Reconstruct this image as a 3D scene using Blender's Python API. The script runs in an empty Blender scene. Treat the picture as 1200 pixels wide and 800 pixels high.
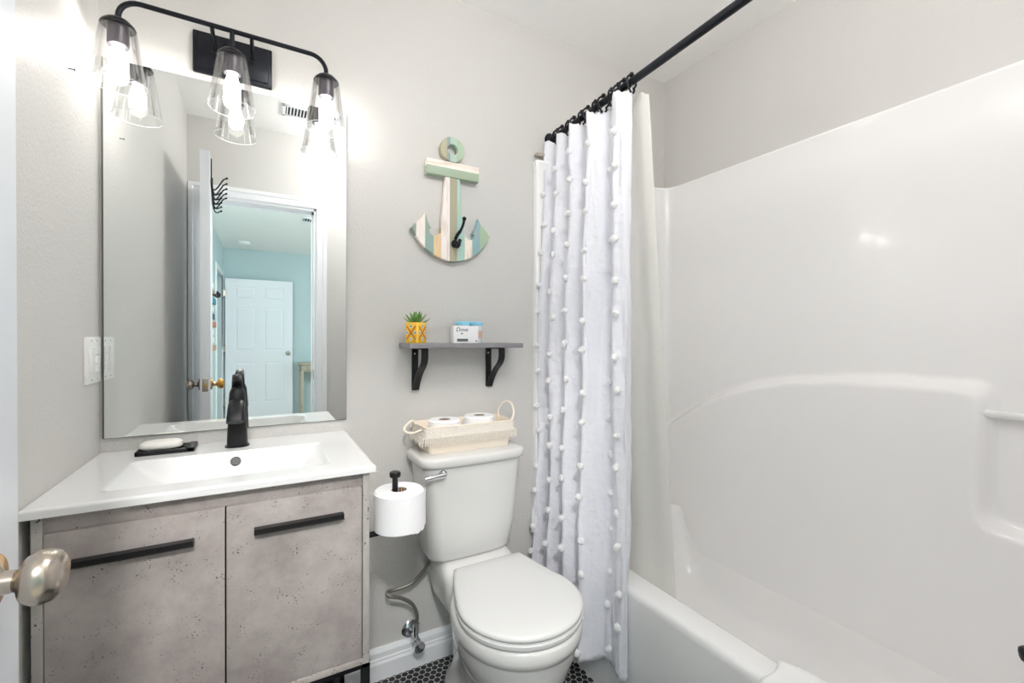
import bpy, bmesh, math, random
from mathutils import Vector, Matrix
from mathutils import noise as mnoise
random.seed(7)
PI = math.pi
S = bpy.context.scene
COL = S.collection

# ------------------------------------------------------------------ camera
F_PX = 520.73
yaw, pitch, roll = map(math.radians, (29.1755, -0.5019, 0.25615))
fw = Vector((math.sin(yaw)*math.cos(pitch), math.cos(yaw)*math.cos(pitch), math.sin(pitch)))
rt0 = Vector((math.cos(yaw), -math.sin(yaw), 0)); up0 = rt0.cross(fw)
rt = rt0*math.cos(roll) + up0*math.sin(roll); up = -rt0*math.sin(roll) + up0*math.cos(roll)
cam = bpy.data.cameras.new('camera'); co = bpy.data.objects.new('camera', cam); COL.objects.link(co)
m = Matrix((rt, up, -fw)).transposed().to_4x4(); m.translation = Vector((0, 0, 1.21)); co.matrix_world = m
cam.sensor_width = 36; cam.lens = F_PX/1200*36; cam.clip_start = 0.01; cam.clip_end = 60
S.camera = co
# ------------------------------------------------------------------ light / exposure
S.view_settings.view_transform = 'Standard'; S.view_settings.look = 'None'
S.view_settings.gamma = 1; S.view_settings.use_curve_mapping = False
S.view_settings.exposure = 0.07
BULB = 40.0; FILL_GLOBE = 40.0; FILL_DOME = 270.0  # vanity bulbs, then the two added fill lights
S.cycles.diffuse_bounces = 12; S.cycles.max_bounces = 24; S.cycles.transparent_max_bounces = 24; S.cycles.glossy_bounces = 8; S.cycles.sample_clamp_indirect = 6
w = bpy.data.worlds.new('world'); S.world = w; w.use_nodes = True
w.node_tree.nodes['Background'].inputs[0].default_value = (0.75, 0.85, 1, 1)
w.node_tree.nodes['Background'].inputs[1].default_value = 0.4
def area(name, loc, rot, sx, sy, power, col):
    l = bpy.data.lights.new(name, 'AREA'); l.shape = 'RECTANGLE'; l.size = sx; l.size_y = sy; l.energy = power; l.color = col
    o = bpy.data.objects.new(name, l); COL.objects.link(o); o.location = loc; o.rotation_euler = rot
    return o
# daylight through the bedroom window (right-hand wall of the room behind the camera)
area('window_daylight', (2.83, -2.6, 1.45), (0, math.radians(90), 0), 1.3, 1.7, 28, (0.90, 0.96, 1.0))

# ------------------------------------------------------------------ materials
def lin(c):
    return tuple(((v/255)/12.92 if v/255 <= .04045 else ((v/255+.055)/1.055)**2.4) for v in c) + (1,)
def mat(name, col, rough=.5, metal=0, spec=.5, bump=None, emis=None, coat=0, trans=0, ior=1.45):
    m = bpy.data.materials.new(name); m.use_nodes = True
    b = m.node_tree.nodes['Principled BSDF']
    b.inputs['Base Color'].default_value = lin(col) if max(col) > 1 else tuple(col)+(1,)
    b.inputs['Roughness'].default_value = rough; b.inputs['Metallic'].default_value = metal
    b.inputs['Specular IOR Level'].default_value = spec; b.inputs['Coat Weight'].default_value = coat
    b.inputs['Coat Roughness'].default_value = .08
    b.inputs['Transmission Weight'].default_value = trans; b.inputs['IOR'].default_value = ior
    if emis: b.inputs['Emission Color'].default_value = tuple(emis[0])+(1,); b.inputs['Emission Strength'].default_value = emis[1]
    if bump: add_bump(m, *bump)
    return m
def add_bump(m, scale, strength, dist=.002, detail=3, kind='noise'):
    nt = m.node_tree; b = nt.nodes['Principled BSDF']
    tc = nt.nodes.new('ShaderNodeTexCoord')
    n = nt.nodes.new('ShaderNodeTexNoise' if kind == 'noise' else 'ShaderNodeTexVoronoi'); n.inputs['Scale'].default_value = scale
    if kind == 'noise': n.inputs['Detail'].default_value = detail
    bp = nt.nodes.new('ShaderNodeBump'); bp.inputs['Strength'].default_value = strength; bp.inputs['Distance'].default_value = dist
    nt.links.new(tc.outputs['Object'], n.inputs['Vector']); nt.links.new(n.outputs[0], bp.inputs['Height'])
    nt.links.new(bp.outputs[0], b.inputs['Normal'])
def mottled(name, c1, c2, scale, rough=.6, stretch=(1, 1, 1), detail=6, pits=None, bump=.2, c_pit=(70, 64, 62)):
    m = mat(name, c1, rough); nt = m.node_tree; b = nt.nodes['Principled BSDF']
    tc = nt.nodes.new('ShaderNodeTexCoord'); mp = nt.nodes.new('ShaderNodeMapping'); mp.inputs['Scale'].default_value = stretch
    n = nt.nodes.new('ShaderNodeTexNoise'); n.inputs['Scale'].default_value = scale; n.inputs['Detail'].default_value = detail+5; n.inputs['Roughness'].default_value = .64
    r = nt.nodes.new('ShaderNodeValToRGB'); r.color_ramp.elements[0].color = lin(c1); r.color_ramp.elements[1].color = lin(c2)
    r.color_ramp.elements[0].position = .3; r.color_ramp.elements[1].position = .7
    nt.links.new(tc.outputs['Object'], mp.inputs[0]); nt.links.new(mp.outputs[0], n.inputs['Vector']); nt.links.new(n.outputs[0], r.inputs[0])
    out = r.outputs[0]; bp = nt.nodes.new('ShaderNodeBump'); bp.inputs['Strength'].default_value = bump; bp.inputs['Distance'].default_value = .001
    h = n.outputs[0]
    if pits:
        v = nt.nodes.new('ShaderNodeTexNoise'); v.inputs['Scale'].default_value = pits; v.inputs['Detail'].default_value = 2
        v2 = nt.nodes.new('ShaderNodeTexNoise'); v2.inputs['Scale'].default_value = pits/9
        mx = nt.nodes.new('ShaderNodeMath'); mx.operation = 'MULTIPLY_ADD'; mx.inputs[1].default_value = .45
        nt.links.new(mp.outputs[0], v.inputs['Vector']); nt.links.new(tc.outputs['Object'], v2.inputs['Vector'])
        nt.links.new(v2.outputs[0], mx.inputs[0]); nt.links.new(v.outputs[0], mx.inputs[2])
        r2 = nt.nodes.new('ShaderNodeValToRGB'); r2.color_ramp.elements[0].position = .915; r2.color_ramp.elements[1].position = .96
        nt.links.new(mx.outputs[0], r2.inputs[0])
        mix = nt.nodes.new('ShaderNodeMix'); mix.data_type = 'RGBA'; mix.inputs['B'].default_value = lin(c_pit)
        nt.links.new(r2.outputs[0], mix.inputs['Factor']); nt.links.new(out, mix.inputs['A']); out = mix.outputs['Result']
    nt.links.new(out, b.inputs['Base Color']); nt.links.new(h, bp.inputs['Height']); nt.links.new(bp.outputs[0], b.inputs['Normal'])
    return m
def planks(name, stops, axis='X', rough=.6):
    """painted boards: colour by object coordinate in metres; stops = [(start, rgb)]"""
    m = mat(name, (200, 200, 200), rough); nt = m.node_tree; b = nt.nodes['Principled BSDF']
    tc = nt.nodes.new('ShaderNodeTexCoord'); sp = nt.nodes.new('ShaderNodeSeparateXYZ')
    lo = stops[0][0]; hi = stops[-1][0]+.05
    mr = nt.nodes.new('ShaderNodeMapRange'); mr.inputs['From Min'].default_value = lo; mr.inputs['From Max'].default_value = hi
    r = nt.nodes.new('ShaderNodeValToRGB'); r.color_ramp.interpolation = 'CONSTANT'
    for i, (p, c) in enumerate(stops):
        e = r.color_ramp.elements[i] if i < 2 else r.color_ramp.elements.new((p-lo)/(hi-lo))
        e.position = (p-lo)/(hi-lo); e.color = lin(c)
    nt.links.new(tc.outputs['Object'], sp.inputs[0]); nt.links.new(sp.outputs[axis], mr.inputs['Value']); nt.links.new(mr.outputs[0], r.inputs[0])
    mp = nt.nodes.new('ShaderNodeMapping'); mp.inputs['Scale'].default_value = (60, 60, 6) if axis == 'X' else (6, 60, 60)
    n = nt.nodes.new('ShaderNodeTexNoise'); n.inputs['Scale'].default_value = 2; n.inputs['Detail'].default_value = 5
    r2 = nt.nodes.new('ShaderNodeValToRGB'); r2.color_ramp.elements[0].position = .5; r2.color_ramp.elements[1].position = .72
    mix = nt.nodes.new('ShaderNodeMix'); mix.data_type = 'RGBA'; mix.inputs['B'].default_value = lin((196, 176, 140))
    mul = nt.nodes.new('ShaderNodeMath'); mul.operation = 'MULTIPLY'; mul.inputs[1].default_value = .55
    nt.links.new(tc.outputs['Object'], mp.inputs[0]); nt.links.new(mp.outputs[0], n.inputs['Vector']); nt.links.new(n.outputs[0], r2.inputs[0])
    nt.links.new(r2.outputs[0], mul.inputs[0]); nt.links.new(mul.outputs[0], mix.inputs['Factor'])
    nt.links.new(r.outputs[0], mix.inputs['A']); nt.links.new(mix.outputs['Result'], b.inputs['Base Color'])
    return m
def thin_glass(name, tint=(.97, .98, .98), gloss=.03, edge=.75, rough=.02):
    m = bpy.data.materials.new(name); m.use_nodes = True; nt = m.node_tree; nt.nodes.clear()
    o = nt.nodes.new('ShaderNodeOutputMaterial'); t = nt.nodes.new('ShaderNodeBsdfTransparent'); t.inputs[0].default_value = tint+(1,)
    g = nt.nodes.new('ShaderNodeBsdfGlossy'); g.inputs['Roughness'].default_value = rough
    lw = nt.nodes.new('ShaderNodeLayerWeight'); lw.inputs['Blend'].default_value = .25
    mr = nt.nodes.new('ShaderNodeMapRange'); mr.inputs['To Min'].default_value = gloss; mr.inputs['To Max'].default_value = edge
    mx = nt.nodes.new('ShaderNodeMixShader')
    nt.links.new(lw.outputs['Fresnel'], mr.inputs['Value']); nt.links.new(mr.outputs[0], mx.inputs[0])
    nt.links.new(t.outputs[0], mx.inputs[1]); nt.links.new(g.outputs[0], mx.inputs[2]); nt.links.new(mx.outputs[0], o.inputs[0])
    return m
def cloth(name, col, transl, rough=.9, bump=None, transp=0):
    m = mat(name, col, rough, spec=.2); nt = m.node_tree; b = nt.nodes['Principled BSDF']
    t = nt.nodes.new('ShaderNodeBsdfTranslucent'); t.inputs[0].default_value = lin(col)
    mx = nt.nodes.new('ShaderNodeMixShader'); mx.inputs[0].default_value = transl
    out = nt.nodes['Material Output']
    nt.links.new(b.outputs[0], mx.inputs[1]); nt.links.new(t.outputs[0], mx.inputs[2]); last = mx.outputs[0]
    if transp:
        tr = nt.nodes.new('ShaderNodeBsdfTransparent'); m2 = nt.nodes.new('ShaderNodeMixShader'); m2.inputs[0].default_value = transp
        nt.links.new(last, m2.inputs[1]); nt.links.new(tr.outputs[0], m2.inputs[2]); last = m2.outputs[0]
    nt.links.new(last, out.inputs[0])
    if bump: add_bump(m, *bump)
    return m

M_wall = mat('greige_paint', (210, 208, 205), .42, spec=.45, bump=(150, .5, .003, 2))
M_ceil = mat('ceiling_white', (249, 248, 247), .7, bump=(90, .3, .002, 2))
M_blue = mat('aqua_paint', (192, 211, 214), .6, bump=(120, .3, .002, 2))
M_trim = mat('trim_white', (238, 240, 243), .3)
M_door = mat('door_white', (236, 240, 246), .35)
M_black = mat('matte_black', (30, 30, 33), .38, metal=.3)
M_blackm = mat('black_metal', (34, 36, 42), .3, metal=.6)
M_mirror = mat('mirror_silver', (.90, .925, .915), 0.0, metal=1)
M_mirback = mat('mirror_edge', (96, 98, 94), .4)
M_conc = mottled('concrete_laminate', (152, 143, 140), (188, 180, 176), 11, .5, pits=230, bump=.25)
M_side = mottled('concrete_side', (162, 158, 153), (186, 182, 177), 14, .55, pits=160, bump=.2)
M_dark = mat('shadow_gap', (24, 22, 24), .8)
M_china = mat('white_ceramic', (238, 238, 238), .2, coat=.3)
M_toilet = mat('toilet_china', (218, 217, 215), .1, coat=.6)
M_seat = mat('seat_plastic', (218, 218, 217), .22)
M_acryl = mat('acrylic_white', (246, 245, 245), .24, coat=.3)
M_chrome = mat('chrome', (215, 217, 220), .08, metal=1)
M_steelh = mat('braided_steel', (150, 148, 140), .35, metal=.8, bump=(900, .6, .001, 1))
M_grout = mat('grout_white', (205, 205, 200), .8)
M_tile = mat('black_tile', (20, 20, 27), .28)
M_paper = mat('tissue_paper', (248, 248, 250), .95, spec=.1, bump=(120, .35, .002, 4))
M_card = mat('cardboard', (140, 108, 76), .9)
M_cream = mat('cream_canvas', (240, 229, 214), .9, spec=.1, bump=(500, .5, .001, 1))
M_lace = mat('cream_lace', (244, 237, 227), .9, spec=.1, bump=(260, 1, .003, 1, 'voronoi'))
M_shelf = mottled('grey_shelf', (128, 126, 130), (146, 143, 146), 30, .5, stretch=(1, 6, 6), bump=.1)
M_soap = mat('soap_white', (240, 238, 232), .5)
M_plast = mat('switch_white', (240, 240, 238), .3)
M_nickel = mat('satin_nickel', (186, 178, 168), .25, metal=1)
M_curtain = cloth('white_cotton', (244, 244, 250), .14, bump=(38, .7, .010, 8))
M_pom = cloth('white_pompom', (255, 255, 255), .35)
M_liner = cloth('cream_liner', (247, 246, 242), .35, rough=.4, transp=.12)
M_glass = thin_glass('clear_glass', (1, 1, 1), .02, .5)
M_bulbe = mat('lit_bulb', (255, 250, 240), .3, emis=((1.0, .965, .92), BULB))
M_towel = mat('terry_towel', (250, 250, 250), 1, spec=.05, bump=(300, .6, .003, 3))
M_yel = mat('yellow_glaze', (246, 196, 66), .2, coat=.5)
M_red = mat('red_glaze', (186, 62, 40), .3)
M_teal = mat('teal_glaze', (70, 150, 170), .3)
M_wht = mat('white_glaze', (238, 236, 226), .3)
M_leaf = mottled('succulent_leaf', (70, 120, 52), (130, 168, 92), 40, .45)
M_soil = mat('soil', (58, 44, 34), .95)
M_box = mat('carton_white', (240, 240, 242), .35)
M_ink = mat('navy_ink', (36, 42, 66), .5)
M_inkg = mat('grey_ink', (96, 100, 100), .5)
M_bluelid = mat('blue_lid', (140, 204, 228), .3)
M_cup = mat('frosted_cup', (226, 232, 236), .25)
M_peach = mat('peach_label', (222, 188, 170), .5)
M_wood = mat('bare_wood', (205, 170, 128), .7)
M_carpet = mat('beige_carpet', (190, 180, 165), 1, bump=(400, .8, .004, 3))
M_table = mottled('weathered_table', (158, 150, 134), (198, 190, 174), 12, .6, stretch=(1, 8, 8))
M_brass = mat('brass', (206, 160, 78), .22, metal=1)

# ------------------------------------------------------------------ mesh helpers
class MB:
    def __init__(s): s.bm = bmesh.new()
    def box(s, x0, x1, y0, y1, z0, z1, bev=0, seg=2, rot=None, piv=None):
        t = bmesh.new(); r = bmesh.ops.create_cube(t, size=1)
        for v in t.verts: v.co = Vector(((x0+x1)/2+v.co.x*(x1-x0), (y0+y1)/2+v.co.y*(y1-y0), (z0+z1)/2+v.co.z*(z1-z0)))
        if bev: bmesh.ops.bevel(t, geom=t.edges[:], offset=bev, segments=seg, affect='EDGES', profile=.5)
        if rot is not None: bmesh.ops.rotate(t, verts=t.verts, cent=piv, matrix=rot)
        s.join(t); return s
    def join(s, t):
        me = bpy.data.meshes.new('tmp'); t.to_mesh(me); t.free(); s.bm.from_mesh(me); bpy.data.meshes.remove(me)
    def rings(s, loops, cap0=True, cap1=True, closed=True):
        vs = [[s.bm.verts.new(p) for p in l] for l in loops]; n = len(vs[0])
        for a, b in zip(vs, vs[1:]):
            for i in range(n if closed else n-1):
                j = (i+1) % n
                try: s.bm.faces.new((a[i], a[j], b[j], b[i]))
                except ValueError: pass
        if cap0 and closed: s.bm.faces.new(vs[0][::-1])
        if cap1 and closed: s.bm.faces.new(vs[-1])
        return s
    def lathe(s, prof, c=(0, 0, 0), axis=(0, 0, 1), seg=32, cap=True):
        """prof: [(r, h)] along axis from c"""
        ax = Vector(axis).normalized(); q = Vector((0, 0, 1)).rotation_difference(ax); c = Vector(c)
        loops = [[c + q @ Vector((r*math.cos(2*PI*i/seg), r*math.sin(2*PI*i/seg), h)) for i in range(seg)] for r, h in prof]
        return s.rings(loops, cap, cap)
    def tube(s, pts, rad, seg=12, cap=True, flat=1.0):
        pts = [Vector(p) for p in pts]; n = len(pts)
        rads = rad if isinstance(rad, (list, tuple)) else [rad]*n
        tan = [(pts[min(i+1, n-1)]-pts[max(i-1, 0)]).normalized() for i in range(n)]
        u = tan[0].orthogonal().normalized(); loops = []
        for i in range(n):
            if i: u = (tan[i-1].rotation_difference(tan[i]) @ u)
            u = (u - tan[i]*u.dot(tan[i])).normalized(); v = tan[i].cross(u)
            loops.append([pts[i]+(u*math.cos(2*PI*k/seg)+v*flat*math.sin(2*PI*k/seg))*rads[i] for k in range(seg)])
        return s.rings(loops, cap, cap)
    def prism(s, poly, d0, d1, plane='XZ', bev=0):
        """poly 2D in plane; extruded along the missing axis from d0 to d1"""
        t = bmesh.new()
        f = {'XZ': lambda a, b, d: (a, d, b), 'YZ': lambda a, b, d: (d, a, b), 'XY': lambda a, b, d: (a, b, d)}[plane]
        v0 = [t.verts.new(f(a, b, d0)) for a, b in poly]; v1 = [t.verts.new(f(a, b, d1)) for a, b in poly]
        n = len(poly); t.faces.new(v0); t.faces.new(v1[::-1])
        for i in range(n): t.faces.new((v0[i], v1[i], v1[(i+1) % n], v0[(i+1) % n]))
        bmesh.ops.recalc_face_normals(t, faces=t.faces[:])
        if bev: bmesh.ops.bevel(t, geom=[e for e in t.edges if abs((e.verts[0].co-e.verts[1].co).dot(Vector(f(0, 0, 1)))) < 1e-6], offset=bev, segments=2, affect='EDGES')
        s.join(t); return s
    def sphere(s, c, r, sc=(1, 1, 1), u=20, v=12):
        t = bmesh.new(); bmesh.ops.create_uvsphere(t, u_segments=u, v_segments=v, radius=r)
        for q in t.verts: q.co = Vector((c[0]+q.co.x*sc[0], c[1]+q.co.y*sc[1], c[2]+q.co.z*sc[2]))
        s.join(t); return s
    def build(s, name, material, parent=None, origin=None, smooth=True, ang=35, mods=None):
        bm = s.bm; bmesh.ops.remove_doubles(bm, verts=bm.verts, dist=1e-5) if len(bm.verts) < 60000 else None
        bmesh.ops.recalc_face_normals(bm, faces=bm.faces[:])
        xs = [v.co for v in bm.verts]
        if parent is not None: org = parent_world(parent)
        elif origin is not None: org = Vector(origin)
        else:
            lo = Vector([min(v[k] for v in xs) for k in range(3)]); hi = Vector([max(v[k] for v in xs) for k in range(3)])
            org = Vector(((lo.x+hi.x)/2, (lo.y+hi.y)/2, lo.z))
        for v in bm.verts: v.co -= org
        me = bpy.data.meshes.new(name); bm.to_mesh(me); bm.free()
        mats = material if isinstance(material, (list, tuple)) else [material]
        for q in mats: me.materials.append(q)
        if smooth:
            me.shade_smooth(); me.set_sharp_from_angle(angle=math.radians(ang))
        o = bpy.data.objects.new(name, me); COL.objects.link(o)
        if parent is not None: o.parent = parent
        else: o.location = org
        for q in mods or []:
            md = o.modifiers.new(q[0], q[0])
            for k, v in q[1].items(): setattr(md, k, v)
        return o
def parent_world(p):
    v = Vector((0, 0, 0))
    while p is not None: v += p.location; p = p.parent
    return v
def tag(o, label, cat, group=None):
    o['label'] = label; o['category'] = cat
    if group: o['group'] = group
    return o
def thing(name, label, cat, loc, group=None):
    o = bpy.data.objects.new(name, None); COL.objects.link(o); o.location = loc; o.empty_display_size = .05
    return tag(o, label, cat, group)
def struct(o): o['kind'] = 'structure'; return o
def sbox(name, mt, *a, **k): return struct(MB().box(*a, **k).build(name, mt, smooth=bool(k.get('bev'))))
def dup(root, loc):
    r = root.copy(); COL.objects.link(r); r.location = loc
    def rec(a, b):
        for ch in list(a.children):
            c = ch.copy(); COL.objects.link(c); c.parent = b; rec(ch, c)
    rec(root, r); return r
def crom(pts, n):
    pts = [Vector(p) for p in pts]; P = [pts[0]*2-pts[1]]+pts+[pts[-1]*2-pts[-2]]; out = []
    for i in range(1, len(P)-2):
        for k in range(n):
            t = k/n; a, b, c, d = P[i-1], P[i], P[i+1], P[i+2]
            out.append(.5*((2*b)+(-a+c)*t+(2*a-5*b+4*c-d)*t*t+(-a+3*b-3*c+d)*t**3))
    out.append(pts[-1]); return out
def rrect(x0, x1, y0, y1, r, z, n=6):
    out = []
    for cx, cy, a0 in ((x1-r, y1-r, 0), (x0+r, y1-r, 90), (x0+r, y0+r, 180), (x1-r, y0+r, 270)):
        for k in range(n+1):
            a = math.radians(a0+90*k/n); out.append(Vector((cx+r*math.cos(a), cy+r*math.sin(a), z)))
    return out
def ss(a, b, x):
    t = max(0, min(1, (x-a)/(b-a))); return t*t*(3-2*t)

XL, XR, YB, YF, ZC = -.39, 1.77, 1.60, 0.0, 2.50
# ------------------------------------------------------------------ room shell
sbox('wall_back', M_wall, XL-.1, XR+.1, YB, YB+.1, 0, ZC)
sbox('wall_left', M_wall, XL-.1, XL, YF-.055, YB, 0, ZC)
sbox('wall_right', M_wall, XR, XR+.1, YF-.055, YB, 0, ZC)
OX0, OX1, OZ = -.322, .300, 2.045
b = MB(); b.box(XL, OX0, -.055, YF, 0, ZC); b.box(OX1, XR, -.055, YF, 0, ZC); b.box(OX0, OX1, -.055, YF, OZ, ZC)
struct(b.build('wall_front', M_wall, smooth=False))
sbox('ceiling', M_ceil, XL-.1, XR+.1, -.055, YB+.1, ZC, ZC+.08)
# hexagon tile floor
b = MB(); b.box(XL-.1, XR+.1, -.11, YB+.1, -.05, 0)
fl = b.bm; nb = len(fl.faces); P = .0232
for j in range(-5, int(1.62/(P*.866))+1):
    for i in range(int(-.40/P), int(1.02/P)+1):
        cx = i*P+(P/2 if j % 2 else 0); cy = j*P*.866
        if cx < XL or cx > 1.02 or cy > 1.6 or cy < -.09: continue
        vs = []
        for k in range(12):
            a = math.radians(30+60*(k//2)+(-9 if k % 2 == 0 else 9)); r = .0111
            vs.append(fl.verts.new((cx+r*math.cos(a), cy+r*math.sin(a), .0012)))
        fl.faces.new(vs)
for k, f in enumerate(fl.faces): f.material_index = 0 if k < nb else 1
struct(b.build('floor', [M_grout, M_tile], smooth=False))
# baseboard on the back wall with stepped profile
def baseboard(name, x0, x1):
    prof = [(0, 0), (-.019, 0), (-.019, .058), (-.015, .066), (-.015, .072), (-.012, .076), (-.012, .094), (-.007, .103), (-.004, .108), (0, .108)]
    b = MB(); b.prism([(YB+p, z) for p, z in prof], x0, x1, 'YZ'); return struct(b.build(name, M_trim, smooth=False))
baseboard('baseboard_back', XL, .99)
# door casing bathroom side, jamb, casing bedroom side
def casing(name, y0, sgn):
    """mitred stepped casing swept round the opening"""
    W = .064; prof = [(0, 0), (0, .010), (.006, .014), (.036, .016), (.042, .021), (.058, .021), (W, .016), (W, 0)]
    b = MB(); st = []
    for (cx, cz, dx, dz) in ((OX0, 0, -1, 0), (OX0, OZ, -1, 1), (OX1, OZ, 1, 1), (OX1, 0, 1, 0)):
        st.append([Vector((cx+dx*u, y0+sgn*h, cz+dz*u)) for u, h in prof])
    b.rings(st, closed=True)
    return struct(b.build(name, M_trim, smooth=False))
casing('trim_1', YF, 1); casing('trim_2', -.11, -1)
b = MB(); b.box(OX0-.001, OX0+.012, -.109, YF, 0, OZ); b.box(OX1-.012, OX1+.001, -.109, YF, 0, OZ); b.box(OX0, OX1, -.109, YF, OZ-.012, OZ+.001)
b.box(OX1-.024, OX1-.01, -.07, -.04, 0, OZ-.012); b.box(OX0, OX1, -.07, -.04, OZ-.03, OZ-.012)
struct(b.build('trim_3', M_trim, smooth=False))
struct(MB().box(OX1-.0135, OX1-.0115, -.035, -.008, .93, .99, bev=.0008).build('trim_4', M_nickel))   # strike plate in the jamb
# ------------------------------------------------------------------ bedroom seen through the mirror
BX0, BX1, BY0, BZ = -.52, 2.9, -4.52, 2.5
sbox('wall_far', M_blue, BX0-.1, BX1+.1, BY0-.1, BY0, 0, BZ)
b = MB(); b.box(BX0-.1, BX0, BY0, -3.45-.80, 0, BZ); b.box(BX0-.1, BX0, -3.40, -.11, 0, BZ); b.box(BX0-.1, BX0, -4.25, -3.40, 2.06, BZ)
struct(b.build('wall_far_left', M_blue, smooth=False))
sbox('wall_far_right', M_blue, BX1, BX1+.1, BY0, -.11, 0, BZ)
b = MB(); b.box(BX0, OX0, -.11, -.055, 0, BZ); b.box(OX1, BX1, -.11, -.055, 0, BZ); b.box(OX0, OX1, -.11, -.055, OZ, BZ)
struct(b.build('wall_near', M_blue, smooth=False))
sbox('ceiling', M_ceil, BX0-.1, BX1+.1, BY0-.1, -.055, BZ, BZ+.08)
sbox('floor', M_carpet, BX0-.1, BX1+.1, BY0-.1, -.11, -.05, 0)
# casing of the bedroom doorway on the left wall, small hall behind
b = MB(); b.box(BX0, BX0+.016, -3.40, -3.335, 0, 2.125, bev=.003); b.box(BX0, BX0+.016, -4.315, -4.25, 0, 2.125, bev=.003); b.box(BX0, BX0+.016, -4.25, -3.40, 2.06, 2.125, bev=.003)
struct(b.build('trim_5', M_trim))
sbox('wall_hall', M_ceil, BX0-.95, BX0-.9, -4.6, -3.1, 0, BZ)
sbox('floor', M_carpet, BX0-.95, BX0-.1, -4.6, -3.1, -.05, 0)
# six-panel door standing open in front of the far wall
def panel_door(x0, x1, y0, y1, z0, z1, name):
    fy = .009
    b = MB(); b.box(x0, x1, y0+fy, y1-fy, z0, z1)
    Wd = x1-x0; H = z1-z0; st = Wd*.14; mid = Wd*.12
    cols = [(x0+st, (x0+x1)/2-mid/2), ((x0+x1)/2+mid/2, x1-st)]
    rows = [(z0+.11*H, z0+.405*H), (z0+.485*H, z0+.80*H), (z0+.855*H, z0+.945*H)]
    for (ya, yb) in ((y1-fy, y1), (y0, y0+fy)):
        b.box(x0, x0+st, ya, yb, z0, z1); b.box(x1-st, x1, ya, yb, z0, z1); b.box(cols[0][1], cols[1][0], ya, yb, z0, z1)
        zz = [z0]+[q for r in rows for q in r]+[z1]
        for k in range(0, len(zz), 2):
            for (a, c) in cols: b.box(a, c, ya, yb, zz[k], zz[k+1])
        for (a, c) in cols:
            for (p, q) in rows: b.box(a+.025, c-.025, ya, yb, p+.025, q-.025, bev=.0042)
    return struct(b.build(name, M_door, smooth=False))
d2 = panel_door(-.485, .385, -4.43, -4.39, .01, 2.045, 'door_2')
def knob(parent, c, axis, mt, name='door_knob', k=1.0):
    prof = [(.032, 0), (.033, .003), (.031, .007), (.018, .010), (.0125, .014), (.0115, .026), (.014, .030), (.024, .035), (.0285, .043), (.0290, .050), (.0265, .058), (.020, .064), (.011, .0665), (.001, .067)]
    return MB().lathe([(r*k, h*k) for r, h in prof], c, axis, 40).build(name, mt, parent)
knob(d2, (.32, -4.39, .96), (0, 1, 0), M_nickel)
for z in (.25, 1.03, 1.83): MB().box(-.512, -.484, -4.40, -4.388, z-.045, z+.045).build('hinge', M_nickel, d2, smooth=False)
# console table, smoke detector, ceiling vent, wall hanging in the bedroom
t = thing('console_table', 'weathered wood console table standing against the aqua bedroom wall', 'table', (.80, -4.30, 0))
MB().box(.46, 1.16, -4.50, -4.12, .79, .815, bev=.004).build('tabletop', M_table, t)
MB().box(.49, 1.13, -4.48, -4.14, .68, .79, bev=.002).build('apron', M_table, t)
for x in (.50, 1.12):
    for y in (-4.47, -4.15): MB().box(x-.02, x+.02, y-.02, y+.02, 0, .70, bev=.003).build('leg', M_table, t)
dr = MB().box(.56, .80, -4.14, -4.128, .70, .775, bev=.002).build('drawer_front', M_table, t)
MB().sphere((.68, -4.12, .737), .011).build('drawer_knob', M_black, dr)
o = MB().lathe([(.075, 0), (.075, -.015), (.06, -.033), (.035, -.036), (.001, -.036)], (-.235, -3.92, 2.5), (0, 0, 1), 32).build('smoke_detector', M_plast)
tag(o, 'round white smoke detector on the bedroom ceiling', 'smoke detector')
def vent(x0, x1, y0, y1, z, label, nsl):
    t = thing('ceiling_vent', label, 'vent', ((x0+x1)/2, (y0+y1)/2, z-.008))
    b = MB(); f = .018
    b.box(x0, x1, y0, y0+f, z-.008, z, bev=.002); b.box(x0, x1, y1-f, y1, z-.008, z, bev=.002); b.box(x0, x0+f, y0, y1, z-.008, z, bev=.002); b.box(x1-f, x1, y0, y1, z-.008, z, bev=.002)
    b.build('frame', M_trim, t)
    MB().box(x0+f, x1-f, y0+f, y1-f, z-.0015, z-.0005).build('duct_backing', M_dark, t, smooth=False)
    b = MB()
    for k in range(nsl):
        xx = x0+f+(k+.5)*(x1-x0-2*f)/nsl
        b.box(xx-.003, xx+.003, y0+f, y1-f, z-.008, z-.002, rot=Matrix.Rotation(math.radians(35), 3, 'Y'), piv=Vector((xx, 0, z-.005)))
    b.build('louvers', M_trim, t, smooth=False); return t
vent(.36, .70, -2.30, -2.12, 2.5, 'white louvered air vent on the bedroom ceiling', 12)
vent(.09, .40, .27, .41, 2.5, 'white louvered air vent on the bathroom ceiling, seen in mirror', 16)
t = thing('wall_hanging', 'coastal wall hanging of coloured wooden pieces with hooks on aqua wall', 'wall decoration', (-.52, -2.75, 1.0))
cols = [M_wht, mat('driftwood', (190, 160, 130), .8), mat('sea_blue', (70, 140, 165), .6), M_wht, mat('navy_paint', (50, 90, 120), .6), mat('rust_paint', (190, 120, 90), .6), M_wht]
z = 1.82
for k in range(9):
    h = .075; wd = .16-.05*math.sin(k*2.1)
    MB().box(-.519, -.495+.008*(k % 3), -2.75-wd, -2.75+wd, z-h, z-.012, bev=.004).build('plank', cols[k % 7], t); z -= h+.012
for k in range(5):
    y = -2.95+.1*k
    MB().tube([(-.50, y, 1.68), (-.47, y, 1.655), (-.445, y, 1.665), (-.438, y, 1.70)], .006, 8).build('hook', M_black, t)
MB().tube([(-.51, -2.75, 1.14), (-.51, -2.75, .95)], .012, 8).build('tassel', M_cream, t)

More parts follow.
